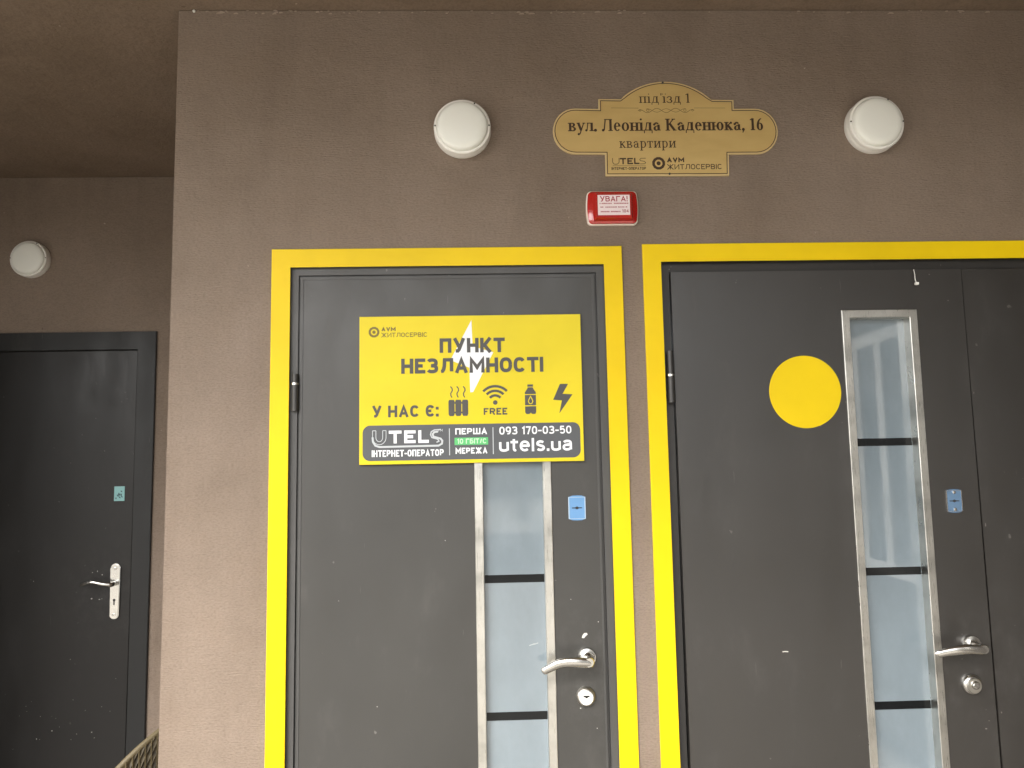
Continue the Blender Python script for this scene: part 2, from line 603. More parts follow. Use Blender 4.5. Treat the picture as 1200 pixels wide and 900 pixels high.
def write(ink, s, x0, x1, z0, z1, t, gap=.16):
    gap *= .62
    """sans text fitted to the box x0..x1, z0..z1 with stroke weight t"""
    h = z1 - z0
    tot = sum(G[c][0] for c in s) + gap * (len(s) - 1)
    k = (x1 - x0) / tot
    x = x0
    for c in s:
        w, st = G[c]
        W = w * k

        def mp(p):
            if W < 1.4 * t:
                return (x + W / 2 + (p[0] - .5) * 0, z0 + t / 2 + p[1] * (h - t))
            return (x + t / 2 + p[0] * (W - t), z0 + t / 2 + p[1] * (h - t))
        for q in st:
            if q == '.':
                ink.poly([(x + W / 2 - t * .55, z0), (x + W / 2 + t * .55, z0), (x + W / 2 + t * .55, z0 + t * 1.1), (x + W / 2 - t * .55, z0 + t * 1.1)])
            elif isinstance(q, tuple):
                zz = z0 + q[1] * h
                ink.poly([(x + W / 2 - t * .55, zz - t * .55), (x + W / 2 + t * .55, zz - t * .55), (x + W / 2 + t * .55, zz + t * .55), (x + W / 2 - t * .55, zz + t * .55)])
            else:
                vert = all(abs(p[0] - q[0][0]) < 1e-6 or abs(p[1] - r[1]) < 1e-6 for p, r in zip(q, q[1:] + q[:1]))
                pts = [mp(p) for p in q]
                for i_, j_ in ((0, 1), (-1, -2)):
                    e_, f_ = q[i_], q[j_]
                    if e_[0] in (0, 1) and abs(f_[1] - e_[1]) < .01 and len(q) <= 4:
                        pts[i_] = (pts[i_][0] + math.copysign(t / 2, e_[0] - f_[0]), pts[i_][1])
                # square the free ends out to the box
                def ext(a, b):
                    v = Vector(a) - Vector(b)
                    if v.length < 1e-9:
                        return a
                    v.normalize()
                    return (a[0] + v.x * t / 2 * abs(v.x) ** 0, a[1] + v.y * t / 2)
                if len(q) <= 5 and c not in '0OОСЄЗ3':
                    e0, e1 = q[0], q[-1]
                    if e0[1] in (0, 1) and abs(q[1][1] - e0[1]) > .2:
                        pts[0] = (pts[0][0], pts[0][1] + (t / 2 if e0[1] == 1 else -t / 2))
                    if e1[1] in (0, 1) and abs(q[-2][1] - e1[1]) > .2:
                        pts[-1] = (pts[-1][0], pts[-1][1] + (t / 2 if e1[1] == 1 else -t / 2))
                ink.stroke(pts, t)
        x += (w + gap) * k


# serif letters: primitives in units of the x-height
def s_(x, y0=0, y1=1, b=1, t=1):
    return ('s', x, y0, y1, b, t)


SG = {
    'п': (1.02, [s_(.22), s_(.80), ('h', .22, .8, 1)]),
    'і': (.46, [s_(.23, t=2), ('dot', .2, 1.36, .6)]),
    'ї': (.46, [s_(.23, t=2), ('dot', .04, 1.36, .5), ('dot', .42, 1.36, .5)]),
    'д': (1.02, [('h', .05, .98, .03), ('v', .06, -.3, .05), ('v', .96, -.3, .05), s_(.74, 0, 1, 0, 0), ('d', .2, .03, .38, .98, 1), ('h', .3, .9, 1)]),
    "'": (.3, [('d', .2, 1.15, .22, 1.5, 1.3)]),
    'з': (.82, [('r', .38, .74, .34, .28, 160, -90), ('r', .38, .26, .40, .29, 90, -160), ('dot', .1, .8, .5), ('dot', .05, .2, .5)]),
    '1': (.72, [s_(.36, 0, 1.42, 1, 0), ('d', .06, 1.22, .36, 1.40, 1)]),
    'в': (.92, [s_(.2), ('r', .42, .76, .36, .25, -90, 90), ('r', .44, .26, .44, .28, -90, 90), ('h', .2, .46, 1), ('h', .2, .46, .52), ('h', .2, .46, 0.02)]),
    'у': (.92, [('d', .16, 1, .5, .08, 2), ('d', .82, 1, .34, -.36, 1), ('dot', .2, -.36, .7), ('h', -.02, .36, 1), ('h', .66, 1.0, 1)]),
    'л': (.95, [('d', .32, 1, .2, .06, 1), ('dot', .12, .09, .7), ('h', .2, .8, 1), s_(.76, 0, 1, 1, 0)]),
    '.': (.4, [('dot', .18, .1, .9)]),
    ',': (.42, [('dot', .18, .1, .9), ('d', .24, .08, .1, -.28, 1)]),
    'Л': (1.3, [('d', .42, 1.42, .26, .08, 1.2), ('dot', .14, .1, .8), ('h', .28, 1.2, 1.42), s_(1.02, 0, 1.42, 1, 0)]),
    'е': (.86, [('r', .44, .5, .40, .52, 8, 318), ('h', .1, .84, .56)]),
    'о': (.96, [('r', .48, .5, .44, .52, 0, 360)]),
    'н': (1.04, [s_(.22), s_(.82), ('h', .22, .82, .52)]),
    'а': (.92, [('r', .36, .27, .30, .29, 70, 330), s_(.66, .06, .72, 0, 0), ('r', .40, .70, .30, .31, 20, 165), ('dot', .16, .74, .7), ('h', .32, .66, .55), ('h', .6, .9, .02)]),
    'К': (1.34, [s_(.28, 0, 1.42), ('d', .36, .66, .96, 1.38, 1), ('d', .52, .84, 1.08, .03, 2), ('h', .76, 1.18, 1.42), ('h', .9, 1.3, .0)]),
    'ю': (1.46, [s_(.2), ('h', .2, .6, .52), ('r', .98, .5, .42, .52, 0, 360)]),
    'к': (.98, [s_(.22), ('d', .3, .46, .7, .92, 1), ('dot', .76, .9, .7), ('d', .4, .58, .8, .03, 2), ('h', .66, .98, .0)]),
    '6': (.86, [('r', .42, .44, .38, .46, 0, 360), ('r', .66, .5, .62, .94, 95, 180)]),
    'р': (1.0, [s_(.22, -.42, 1, 1, 2), ('r', .5, .5, .42, .52, -150, 150)]),
    'т': (.9, [s_(.44, 0, 1, 1, 0), ('h', .02, .86, 1), ('v', .05, .72, 1), ('v', .83, .72, 1)]),
    'и': (1.1, [s_(.22), s_(.86), ('d', .26, .08, .82, .92, 1)]),
    ' ': (.42, []),
}


def write_serif(ink, s, x0, x1, z0, xh, w, tn, gap=.10):
    tot = sum(SG[c][0] for c in s) + gap * (len(s) - 1)
    k = (x1 - x0) / tot
    x = x0

    def rect(a, b, c, d_):
        ink.poly([(a, c), (b, c), (b, d_), (a, d_)])
    for c in s:
        wd, pr = SG[c]
        X = lambda u: x + u * k
        Z = lambda v: z0 + v * xh
        for q in pr:
            if q[0] == 's':
                _, u, a, b, sb, stp = q
                rect(X(u) - w / 2, X(u) + w / 2, Z(a), Z(b))
                ex = w / 2 + .13 * k
                if sb:
                    rect(X(u) - ex, X(u) + ex, Z(a), Z(a) + tn)
                if stp == 1:
                    rect(X(u) - ex, X(u) + ex, Z(b) - tn, Z(b))
                if stp == 2:
                    rect(X(u) - ex, X(u) + w / 2, Z(b) - tn, Z(b))
            elif q[0] == 'h':
                zz = Z(q[3]) - (tn if q[3] > .9 else (tn / 2 if q[3] > .1 else 0))
                rect(X(q[1]), X(q[2]), zz, zz + tn)
            elif q[0] == 'v':
                rect(X(q[1]) - tn / 2, X(q[1]) + tn / 2, Z(q[2]), Z(q[3]))
            elif q[0] == 'd':
                ink.stroke([(X(q[1]), Z(q[2])), (X(q[3]), Z(q[4]))], w * 1.0 if q[5] == 2 else tn * q[5] * 1.15)
            elif q[0] == 'dot':
                ink.disc(X(q[1]), Z(q[2]), max(w * .62, tn) * q[3] * 1.15, 12)
            elif q[0] == 'r':
                _, cx, cy, rx, ry, a0, a1 = q
                L, Q = [], []
                for i in range(25):
                    a = R(a0 + (a1 - a0) * i / 24)
                    cc, ss = math.cos(a), math.sin(a)
                    L.append((X(cx) + rx * k * cc, Z(cy) + ry * xh * ss))
                    Q.append((X(cx) + (rx * k - w * .95) * cc, Z(cy) + (ry * xh - tn) * ss))
                ink.strip(L, Q)
        x += (wd + gap) * k


# ------------------------------------------------------------------ the setting
def struct(name, bm, m):
    o = link(name, bm, m)
    o['kind'] = 'structure'
    return o


gb = bmesh.new()
for a in (((-150, -150), (150, -150), (150, 60), (-150, 60)),):
    gb.faces.new([gb.verts.new((x, y, -.15)) for x, y in a])
struct('ground', gb, GROUND)
rb = bmesh.new()
rb.faces.new([rb.verts.new((x, y, -.146)) for x, y in ((-80, -17), (80, -17), (80, -10), (-80, -10))])
struct('road', rb, ASPH)
struct('porch_floor', B(-4.6, 2.2, -1.5, 1.249, -.14, 0, bev=.01), FLOORT)

# apartment building: the facade with the entrance and its porch
bld = thing('apartment_building', 'taupe plastered apartment house front with recessed porch corner and brown soffit', 'building', (0, 1.0, 0))


def wall_grid(x0, x1, z0, z1, holes, y0, y1):
    bm = bmesh.new()
    xs = sorted({x0, x1} | {h[0] for h in holes} | {h[1] for h in holes})
    zs = sorted({z0, z1} | {h[2] for h in holes} | {h[3] for h in holes})
    vv = {}

    def v(x, y, z):
        key = (round(x, 5), round(y, 5), round(z, 5))
        if key not in vv:
            vv[key] = bm.verts.new((x, y, z))
        return vv[key]

    def solid(i, j):
        if i < 0 or j < 0 or i >= len(xs) - 1 or j >= len(zs) - 1:
            return False
        cx, cz = (xs[i] + xs[i + 1]) / 2, (zs[j] + zs[j + 1]) / 2
        return not any(h[0] < cx < h[1] and h[2] < cz < h[3] for h in holes)
    for i in range(len(xs) - 1):
        for j in range(len(zs) - 1):
            if not solid(i, j):
                continue
            a, b, c, d_ = xs[i], xs[i + 1], zs[j], zs[j + 1]
            bm.faces.new([v(a, y0, c), v(b, y0, c), v(b, y0, d_), v(a, y0, d_)])
            bm.faces.new([v(a, y1, c), v(a, y1, d_), v(b, y1, d_), v(b, y1, c)])
            for di, dj, p, q in ((-1, 0, (a, c), (a, d_)), (1, 0, (b, c), (b, d_)), (0, -1, (a, c), (b, c)), (0, 1, (a, d_), (b, d_))):
                if not solid(i + di, j + dj):
                    bm.faces.new([v(p[0], y0, p[1]), v(q[0], y0, q[1]), v(q[0], y1, q[1]), v(p[0], y1, p[1])])
    return bm


CZ = 2.838
D1 = (-.540, .330, 0, 2.100)     # wall openings
D2 = (.478, 1.80, 0, 2.105)
wb = wall_grid(-.8545, 2.2, 0, CZ - .002, [D1, D2], 0, .3)
# soften and roughen the exposed corner
ce = [e for e in wb.edges if all(abs(v.co.x + .8545) < 1e-4 and abs(v.co.y) < 1e-4 for v in e.verts)]
r_ = bmesh.ops.subdivide_edges(wb, edges=ce, cuts=60)
link('front_wall', wb, WALL, bld)
link('return_wall', B(-.8545, -.60, .302, 1.249, 0, CZ - .002), WALL, bld)
D3 = (-2.42, -1.445, 0, 2.12)
link('recess_wall', wall_grid(-4.6, -.602, 0, CZ - .002, [D3], 1.25, 1.5), WALL, bld)
sb = bmesh.new()          # unseen front edge slanted to grade the light: short left, deep right
so_ = [(-4.6, 1.5), (-4.6, -.60), (2.2, -2.75), (2.2, 1.5)]
lo, hi = [[sb.verts.new((x, y, z)) for x, y in so_] for z in (CZ, CZ + .25)]
sb.faces.new(lo)
sb.faces.new(hi)
for i in range(4):
    sb.faces.new((lo[i], lo[(i + 1) % 4], hi[(i + 1) % 4], hi[i]))
link('soffit', sb, CEIL, bld)
DARKBLOCK = mat('dark_light_block', (.085, .075, .065), .7)  # dark tone picked so the added walls return little light
lk(DARKBLOCK, ramp(DARKBLOCK, noise(DARKBLOCK, 6, detail=5), [(.3, (.07, .06, .052)), (.7, (.10, .09, .078))]), P(DARKBLOCK)['Base Color'])
link('light_block_wall', B(2.202, 2.7, -3.1, 1.5, 0, CZ + .25), DARKBLOCK, bld)  # unseen wall added to keep light off the right side
link('upper_wall', B(-12, 9, -.3, 6, CZ + .252, 16), WALL, bld)

link('light_block_wing', B(4.2, 14, -16, -4.5, -.149, 16), mat('grey_light_block', (.16, .16, .155), .85), bld)  # unseen mass added to cut sky light from the right front
link('alcove_light_block', B(-4.6, -2.49, 0, 1.249, 0, CZ - .002), DARKBLOCK, bld)  # unseen wall added to close off and darken the recess

for y_a, y_b, z_a, z_b in ((-2.35, -1.75, .9, 2.25),):  # window added on the unseen wall for pale streaks reflected in the glass
    sf = bmesh.new()
    box(sf, 2.17, 2.2, y_a, y_b, z_a, z_a + .07)
    box(sf, 2.17, 2.2, y_a, y_b, z_b - .07, z_b)
    for yy in (y_a, y_b - .07, (y_a + y_b) / 2 - .035):
        box(sf, 2.172, 2.2, yy, yy + .07, z_a + .07, z_b - .07)
    fr_ = link('added_side_window', sf, WHITEP, bld)
    link('pane', B(2.185, 2.199, y_a + .07, y_b - .07, z_a + .07, z_b - .07), WINDARK, fr_)

# crumbs of plaster along the joint of wall and soffit
cb = bmesh.new()
for k in range(70):
    x = -.8 + random.random() ** 1.3 * 2.6
    s = random.uniform(.0012, .0035)
    ox, oz = x, CZ - random.uniform(.002, .012)
    prism(cb, [(ox - s * random.uniform(1, 3), oz - s * .6), (ox + s * random.uniform(1, 3), oz - s * .4), (ox + s, oz + s * .6), (ox - s, oz + s * .5)], -.0025, .001)
o = link('plaster_crumbs', cb, mat('pale_crumb', (.36, .29, .23), .8), bld)
o['kind'] = 'stuff'
link('plaster_chip', lathe(bmesh.new(), -.812, CZ - .004, [(.0045, .001), (.004, -.003), (0, -.004)], 8), CHIPW, bld)

# building across the street, seen only in reflections
ob = thing('far_apartment_house', 'pale plastered apartment house across the street', 'building', (0, -38, -.15))
link('wall', B(-40, 40, -46, -38, -.15, 5.2), FACADE, ob)
for i in range(12):
    for j in range(2):
        x = -36 + i * 6.3
        z = .7 + j * 2.4
        link('window', B(x, x + 1.6, -37.99, -37.94, z, z + 1.5), WINDARK, ob)


# street trees, seen only in reflections
BARK = mat('bark', (.10, .08, .06), .9)
LEAF = mat('leaf', (.06, .085, .03), .7)
for tx, ty, th, lab in ((-7.5, -20.0, 7.5, 'tall leafy tree on the far pavement opposite the recess door'), (1.0, -21.5, 6.2, 'lower leafy tree on the far pavement opposite the middle door')):
    tr_ = thing('street_tree', lab, 'tree', (tx, ty, -.15), 'trees on the far pavement')
    tb = bmesh.new()
    tube(tb, spline([(tx, ty, -.15), (tx + .05, ty, 1.2), (tx - .05, ty + .05, th * .45), (tx + .1, ty, th * .8)], 5), [.17 - .008 * k for k in range(16)], 9)
    for k in range(6):
        a = k * 1.1
        tube(tb, [(tx, ty, th * .38 + k * .25), (tx + math.cos(a) * .8, ty + math.sin(a) * .8, th * .55 + k * .25), (tx + math.cos(a) * 1.3, ty + math.sin(a) * 1.3, th * .66 + k * .25)], [.06, .04, .015], 6)
    link('trunk', tb, BARK, tr_, True)
    lb = bmesh.new()
    hubs = [(tx + random.gauss(0, .9), ty + random.gauss(0, .9), th * random.uniform(.5, .98)) for k in range(16)]
    for k in range(1500):
        hx_, hy_, hz_ = random.choice(hubs)
        c_ = Vector((hx_ + random.gauss(0, .38), hy_ + random.gauss(0, .38), hz_ + random.gauss(0, .32)))
        u_ = Vector((random.gauss(0, 1), random.gauss(0, 1), random.gauss(0, 1))).normalized() * .10
        v_ = u_.orthogonal().normalized() * .06
        lb.faces.new([lb.verts.new(c_ + e_) for e_ in (u_, v_, -u_, -v_)])
    link('crown', lb, LEAF, tr_)


# ------------------------------------------------------------------ doors
def lever_handle(parent, x, z, y, tip_dx=-.118, tip_dz=-.016, m=CHROME, bumps=True):
    """round rosette and curved lever, pointing left; y = door face"""
    h = link('handle', lathe(bmesh.new(), x, z, [(.0255, y + .001), (.0255, y - .007), (.0235, y - .0105), (.0150, y - .012), (.0125, y - .014), (.0115, y - .046), (.0135, y - .049), (.0135, y - .058), (.011, y - .061), (0, y - .061)], 32), m, parent, True)
    c = spline([(x + .012, y - .053, z - .004), (x - .01, y - .056, z - .001), (x - .04, y - .058, z + .002), (x - .075, y - .056, z - .001), (x + tip_dx + .006, y - .050, z + tip_dz + .003), (x + tip_dx, y - .047, z + tip_dz)], 6)
    n = len(c)
    rad = [(.0100 + .0030 * math.sin(PI * min(1, i / (n - 1) * 1.15 + .1))) * .98 for i in range(n)]
    rad[0] *= .6
    rad[-1] *= .75
    link('lever', tube(bmesh.new(), c, rad, 14, .62), m, h, True)
    return h


def window_strip(parent, x0, x1, z0, z1, tw, yface, depth, bars):
    tr = frame_ring(bmesh.new(), (x0, x1, z0, z1), (x0 + tw, x1 - tw, z0 + tw, z1 - tw), yface - .004, yface + depth + .002)
    bmesh.ops.bevel(tr, geom=[e for e in tr.edges if all(v.co.y < yface for v in e.verts)], offset=.0012, segments=1, affect='EDGES')
    link('window_trim', tr, STEEL, parent)
    a, b, c, d_ = x0 + tw - .001, x1 - tw + .001, z0 + tw - .001, z1 - tw + .001
    g = link('window_pane', B(a, b, yface + depth, yface + depth + .006, c, d_), GLASS, parent)
    for z in bars:
        link('clear_strip', B(a + .002, b - .002, yface + depth - .0006, yface + depth + .001, z - .0105, z + .0105), STRIP, g)
    return g


def casing(parent, ox0, ox1, oz, ix0, ix1, iz):
    pts = [(ox0, .01), (ox0, oz), (ox1, oz), (ox1, .01), (ix1, .01), (ix1, iz), (ix0, iz), (ix0, .01)]
    bm = prism(bmesh.new(), pts, -.006, .0005)
    bmesh.ops.bevel(bm, geom=[e for e in bm.edges if all(v.co.y < -.005 for v in e.verts)], offset=.0012, segments=1, affect='EDGES')
    link('casing', bm, YEL, parent)


def door_frame(parent, x0, x1, z1, w, m, yf, yb, wt=None, name='frame'):
    wt = wt or w
    pts = [(x0, .005), (x0, z1), (x1, z1), (x1, .005), (x1 - w, .005), (x1 - w, z1 - wt), (x0 + w, z1 - wt), (x0 + w, .005)]
    bm = prism(bmesh.new(), pts, yf, yb)
    bmesh.ops.bevel(bm, geom=[e for e in bm.edges if all(abs(v.co.y - yf) < 1e-5 for v in e.verts)], offset=.002, segments=2, affect='EDGES')
    link(name, bm, m, parent)


def hinge(parent, x, z0, zr, z1, y, r=.0095):
    bm = bmesh.new()
    tube(bm, [(x, y, z0), (x, y, zr - .003)], r, 16)
    tube(bm, [(x, y, zr + .003), (x, y, z1)], r * .92, 16)
    h = link('hinge', bm, DARKMETAL, parent, True)
    link('hinge_ring', tube(bmesh.new(), [(x, y, zr - .003), (x, y, zr + .003)], r * 1.12, 16), CHROME, h, True)


def lock_plate(parent, x, z, w, h, y, m, chrome):
    q = link('lock_plate', prism(bmesh.new(), [(x - w / 2, z - h * .44), (x - w * .3, z - h * .49), (x, z - h / 2), (x + w * .3, z - h * .49), (x + w / 2, z - h * .44), (x + w / 2, z + h * .44), (x + w * .3, z + h * .49), (x, z + h / 2), (x - w * .3, z + h * .49), (x - w / 2, z + h * .44)], y - .003, y + .0005), m, parent)
    k = Ink(y - .0032)
    k.poly([(x - w * .32, z - .0012), (x - w * .12, z - .0014), (x, z - .0042), (x + w * .12, z - .0014), (x + w * .32, z - .0012), (x + w * .32, z + .0012), (x + w * .12, z + .0014), (x, z + .0042), (x - w * .12, z + .0014), (x - w * .32, z + .0012)])
    link('keyhole', k.bm, BLACK, q)
    e = link('plate_rim', frame_ring(bmesh.new(), (x - w / 2 - .0015, x + w / 2 + .0015, z - h * .44, z + h * .44), (x - w / 2 + .001, x + w / 2 - .001, z - h * .42, z + h * .42), y - .0036, y), chrome, q)
    return q


def round_lock(parent, x, z, y, r, face, shield):
    l = link('lock', lathe(bmesh.new(), x, z, [(r, y + .001), (r, y - .006), (r * .86, y - .012), (r * .72, y - .014), (r * .70, y - .012), (0, y - .012)], 32), shield, parent, True)
    link('lock_face', lathe(bmesh.new(), x, z - .001, [(r * .74, y - .011), (r * .74, y - .0145), (r * .68, y - .0165), (0, y - .0165)], 32), face, l, True)
    return l


def flecks(parent, name, pts, y, m, base=.0018):
    k = Ink(y)
    for x, z, sx, sz in pts:
        n = 7
        k.poly([(x + sx * math.cos(2 * PI * i / n) * random.uniform(.6, 1.1), z + sz * math.sin(2 * PI * i / n) * random.uniform(.6, 1.1)) for i in range(n)])
    o = link(name, k.bm, m, parent)
    o['kind'] = 'stuff'
    return o


# --- middle door
YF = .004
d1 = thing('entrance_door', 'grey steel door with yellow surround, under the large yellow information sign', 'door', (-.1, .05, 0))
casing(d1, -.5843, .375, 2.143, -.5345, .325, 2.0935)
door_frame(d1, -.5385, .3285, 2.0985, .0235, FRAMEG, .0065, .10, .0245)
# inner rebate lip of the frame
door_frame(d1, -.5145, .3045, 2.0735, .006, FRAMEG, .0125, .09)
WX0, WX1 = -.0405, .1655
leaf = wall_grid(-.5075, .2975, .02, 2.0665, [(WX0 + .002, WX1 - .002, .302, 1.938)], YF, YF + .05)
link('door_panel', leaf, DOORG, d1)
# narrow folded edge around the door panel
door_frame(d1, -.5078, .2978, 2.0668, .0065, FRAMEG, YF - .0016, YF + .002, name='panel_edge')
window_strip(d1, WX0, WX1, .30, 1.94, .0225, YF, .016, [1.596, 1.2445, .892, .54])
hinge(d1, -.5175, 1.700, 1.773, 1.800, -.001)
hinge(d1, -.5175, .36, .43, .50, -.001)
lever_handle(d1, .247, 1.041, YF, -.117, -.021)
round_lock(d1, .2425, .942, YF, .0255, mat('pale_lock_disc', (.80, .79, .76), .35, .3), SATIN)
kk = Ink(YF - .0168)
kk.poly([(.2345, .9435), (.2505, .9435), (.2505, .9475), (.2345, .9475)])
kk.poly([(.239, .941), (.246, .941), (.245, .9435), (.240, .9435)])
link('keyhole', kk.bm, BLACK, d1)
lock_plate(d1, .2325, 1.4285, .043, .066, YF, BLUEF, mat('pale_blue_rim', (.55, .7, .85), .25, .5))
k = Ink(YF - .0004)
k.poly([(.236, 1.090), (.242, 1.089), (.2465, 1.094), (.252, 1.0985), (.2495, 1.1025), (.243, 1.102), (.2385, 1.097)])
link('paint_scratch', k.bm, SCRATCH, d1)
k = Ink(YF + .0154)
k.stroke([(.098, 1.0700), (.106, 1.0725), (.113, 1.0735), (.122, 1.0765)], .0022)
k.stroke([(.104, 1.0720), (.109, 1.0745), (.118, 1.0750)], .0012)
link('glass_scratch', k.bm, mat('dull_scratch', (.36, .40, .41), .5), d1)
flecks(d1, 'paint_flecks', [(.293, 1.17, .002, .003), (.281, 1.13, .0012, .002), (.228, .912, .002, .0015), (-.40, 1.2, .001, .001), (.21, 1.19, .0015, .001), (.27, .86, .001, .0016), (-.30, .93, .0015, .001), (-.12, 1.35, .001, .0012)], YF - .0004, SCRATCH)

# --- right double door
d2 = thing('double_entrance_door', 'dark brown double steel door with yellow surround and full height glass strip', 'door', (1.14, .05, 0))
casing(d2, .4323, 1.848, 2.1475, .4815, 1.798, 2.0985)
door_frame(d2, .4785, 1.7995, 2.1035, .0275, FRAMED, .014, .10, .030)
LF0, LF1 = .5110, 1.3315
WX0, WX1 = .983, 1.1955
leaf = wall_grid(LF0, LF1, .02, 2.0695, [(WX0 + .002, WX1 - .002, .302, 1.954)], YF, YF + .055)
link('door_panel', leaf, DOORR, d2)
link('second_door_panel', prism(bmesh.new(), [(1.3415, .02), (1.768, .02), (1.768, 2.0695), (1.3345, 2.0695)], YF + .003, YF + .055), DOORR, d2)
link('leaf_gap', B(1.3317, 1.3344, YF + .030, YF + .055, .02, 2.0695), BLACK, d2)
window_strip(d2, WX0, WX1, .30, 1.956, .0215, YF, .030, [1.590, 1.239, .887, .535])
hinge(d2, .4985, 1.706, 1.781, 1.848, -.002)
hinge(d2, .4985, .36, .435, .50, -.002)
lever_handle(d2, 1.2755, 1.047, YF, -.118, -.012)
l2 = round_lock(d2, 1.2690, .945, YF, .0270, SATIN, CHROME)
link('lock_knob', lathe(bmesh.new(), 1.270, .9465, [(.011, YF - .016), (.0105, YF - .022), (.008, YF - .0245), (0, YF - .025)], 20), CHROME, l2, True)
lock_plate(d2, 1.2605, 1.4265, .041, .064, YF, DIMBLUE, CHROME)
for zz in (1.450, 1.404):
    link('plate_screw', lathe(bmesh.new(), 1.2605, zz, [(.005, YF - .002), (.0045, YF - .005), (0, YF - .0058)], 12), CHROME, d2)
k = Ink(YF - .0004)
k.stroke([(.768, 1.0405), (.775, 1.0415), (.7835, 1.0405)], .0022)
link('paint_scratch', k.bm, SCRATCH, d2)
flecks(d2, 'paint_flecks', [(1.30, 1.026, .006, .004), (1.25, 1.01, .001, .002), (1.343, 1.36, .002, .006), (1.24, 2.055, .002, .002), (1.288, 1.98, .002, .002), (1.34, 1.72, .0012, .004), (1.31, .85, .003, .001), (1.345, .87, .0015, .003), (1.30, .83, .004, .0018), (.93, 2.02, .0012, .001), (1.255, 1.074, .002, .001)], YF - .0004, mat('grey_scuff', (.20, .185, .17), .6))
w = bmesh.new()
tube(w, spline([(1.1935, -.002, 2.068), (1.1945, -.004, 2.053), (1.1930, -.006, 2.041), (1.1955, -.006, 2.031)], 5), .0011, 8)
box(w, 1.191, 1.201, -.012, -.003, 2.0225, 2.0305, bev=.002)
link('hanging_wire', w, CHIPW, d2)

# --- recess door
YR = 1.25
d3 = thing('recess_door', 'black steel door in the dark recess behind the wall corner', 'door', (-1.93, 1.3, 0))
door_frame(d3, -2.45, -1.4235, 2.1445, .0745, FRAMEB, YR - .012, YR + .09, .0745)
door_frame(d3, -2.372, -1.4955, 2.0715, .006, BLACK, YR + .004, YR + .08)
link('door_panel', B(-2.365, -1.5025, YR - .004, YR + .05, .02, 2.0645, bev=.0025), DOORB, d3)
hx, hz = -1.563, 1.053
pts = [(hx + .0195 * math.cos(a), hz + (.0935 if math.sin(a) >= 0 else -.0935) + .0195 * math.sin(a)) for a in [2 * PI * i / 32 for i in range(32)]]
bp = prism(bmesh.new(), pts, YR - .014, YR - .003)
bmesh.ops.bevel(bp, geom=[e for e in bp.edges if all(v.co.y < YR - .013 for v in e.verts)], offset=.003, segments=2, affect='EDGES')
h3 = link('handle', bp, CHROME, d3, True)
c = spline([(hx, YR - .012, hz + .032), (hx - .002, YR - .045, hz + .032), (hx - .03, YR - .056, hz + .036), (hx - .075, YR - .056, hz + .044), (hx - .112, YR - .050, hz + .036), (hx - .122, YR - .047, hz + .031)], 6)
link('lever', tube(bmesh.new(), c, [.0105] * 8 + [.008] * (len(c) - 12) + [.006] * 4, 12, .8), CHROME, h3, True)
k = Ink(YR - .0145)
k.disc(hx, hz - .036, .0055, 12)
k.poly([(hx - .0025, hz - .056), (hx + .0025, hz - .056), (hx + .0025, hz - .036), (hx - .0025, hz - .036)])
link('keyhole', k.bm, BLACK, h3)
for zz in (hz + .094, hz - .094):
    link('screw', lathe(bmesh.new(), hx, zz, [(.006, YR - .0135), (.0055, YR - .016), (0, YR - .017)], 12), SATIN, h3)
stk = link('lock_sticker', B(-1.5815, -1.5385, YR - .0065, YR - .0035, 1.4235, 1.4845), TEAL, d3)
k = Ink(YR - .0068)
for i in range(9):
    x = -1.5765 + random.random() * .03
    z = 1.429 + random.random() * .045
    k.poly([(x, z), (x + random.uniform(.003, .01), z - .002), (x + random.uniform(.003, .009), z + random.uniform(.004, .012)), (x - .001, z + .006)])
link('sticker_mark', k.bm, mat('dark_teal', (.03, .09, .10), .5), stk)
sp = [(-1.628, 1.02, .004, .0022), (-1.618, 1.022, .002, .002), (-1.66, 1.024, .004, .0035), (-1.66, 1.13, .002, .002), (-1.64, 1.135, .002, .003), (-1.62, 1.12, .003, .0025), (-1.69, 1.08, .003, .002),
      (-1.80, .50, .003, .003), (-1.70, .485, .002, .0015), (-1.72, .62, .002, .001), (-1.86, .47, .002, .003), (-1.64, .49, .003, .002), (-1.55, .70, .0015, .001), (-1.9, 1.1, .002, .002)]
for i in range(22):
    sp.append((random.uniform(-1.98, -1.54), random.uniform(.42, .60) if i < 14 else random.uniform(.6, 1.9), random.uniform(.0008, .0018), random.uniform(.0008, .0018)))
flecks(d3, 'paint_flecks', sp, YR - .0045, mat('grey_speck', (.34, .33, .31), .6))


# ------------------------------------------------------------------ round wall lamps
def wall_lamp(x, z, y, label):
    t = thing('wall_lamp', label, 'lamp', (x, y, z), 'round white bulkhead lamps on the walls')
    link('base', lathe(bmesh.new(), x, z, [(.077, y + .001), (.079, y - .004), (.0785, y - .022), (.0775, y - .024), (.0775, y - .026), (.0785, y - .028), (.0785, y - .033), (.0765, y - .0365), (.0715, y - .0375), (.0705, y - .034)], 64), WHITEP, t, True)
    link('diffuser', lathe(bmesh.new(), x, z, [(.0708, y - .034), (.0700, y - .041), (.0670, y - .0465), (.0610, y - .0500), (.050, y - .0520), (.028, y - .0535), (0, y - .0540)], 64), OPAL, t, True)
    for a in (2, 62, 178):
        link('screw', lathe(bmesh.new(), x + .0742 * math.cos(R(a)), z + .0742 * math.sin(R(a)), [(.0024, y - .036), (.0022, y - .0382), (0, y - .0384)], 10), DARKMETAL, t)
    return t


wall_lamp(-.0605, 2.4755, 0, 'round white lamp on the light wall above the middle door')
wall_lamp(1.1005, 2.4815, 0, 'round white lamp above the right double door, beside the brass plaque')
wall_lamp(-1.966, 2.464, YR, 'smaller looking round white lamp in the dark recess above the black door')

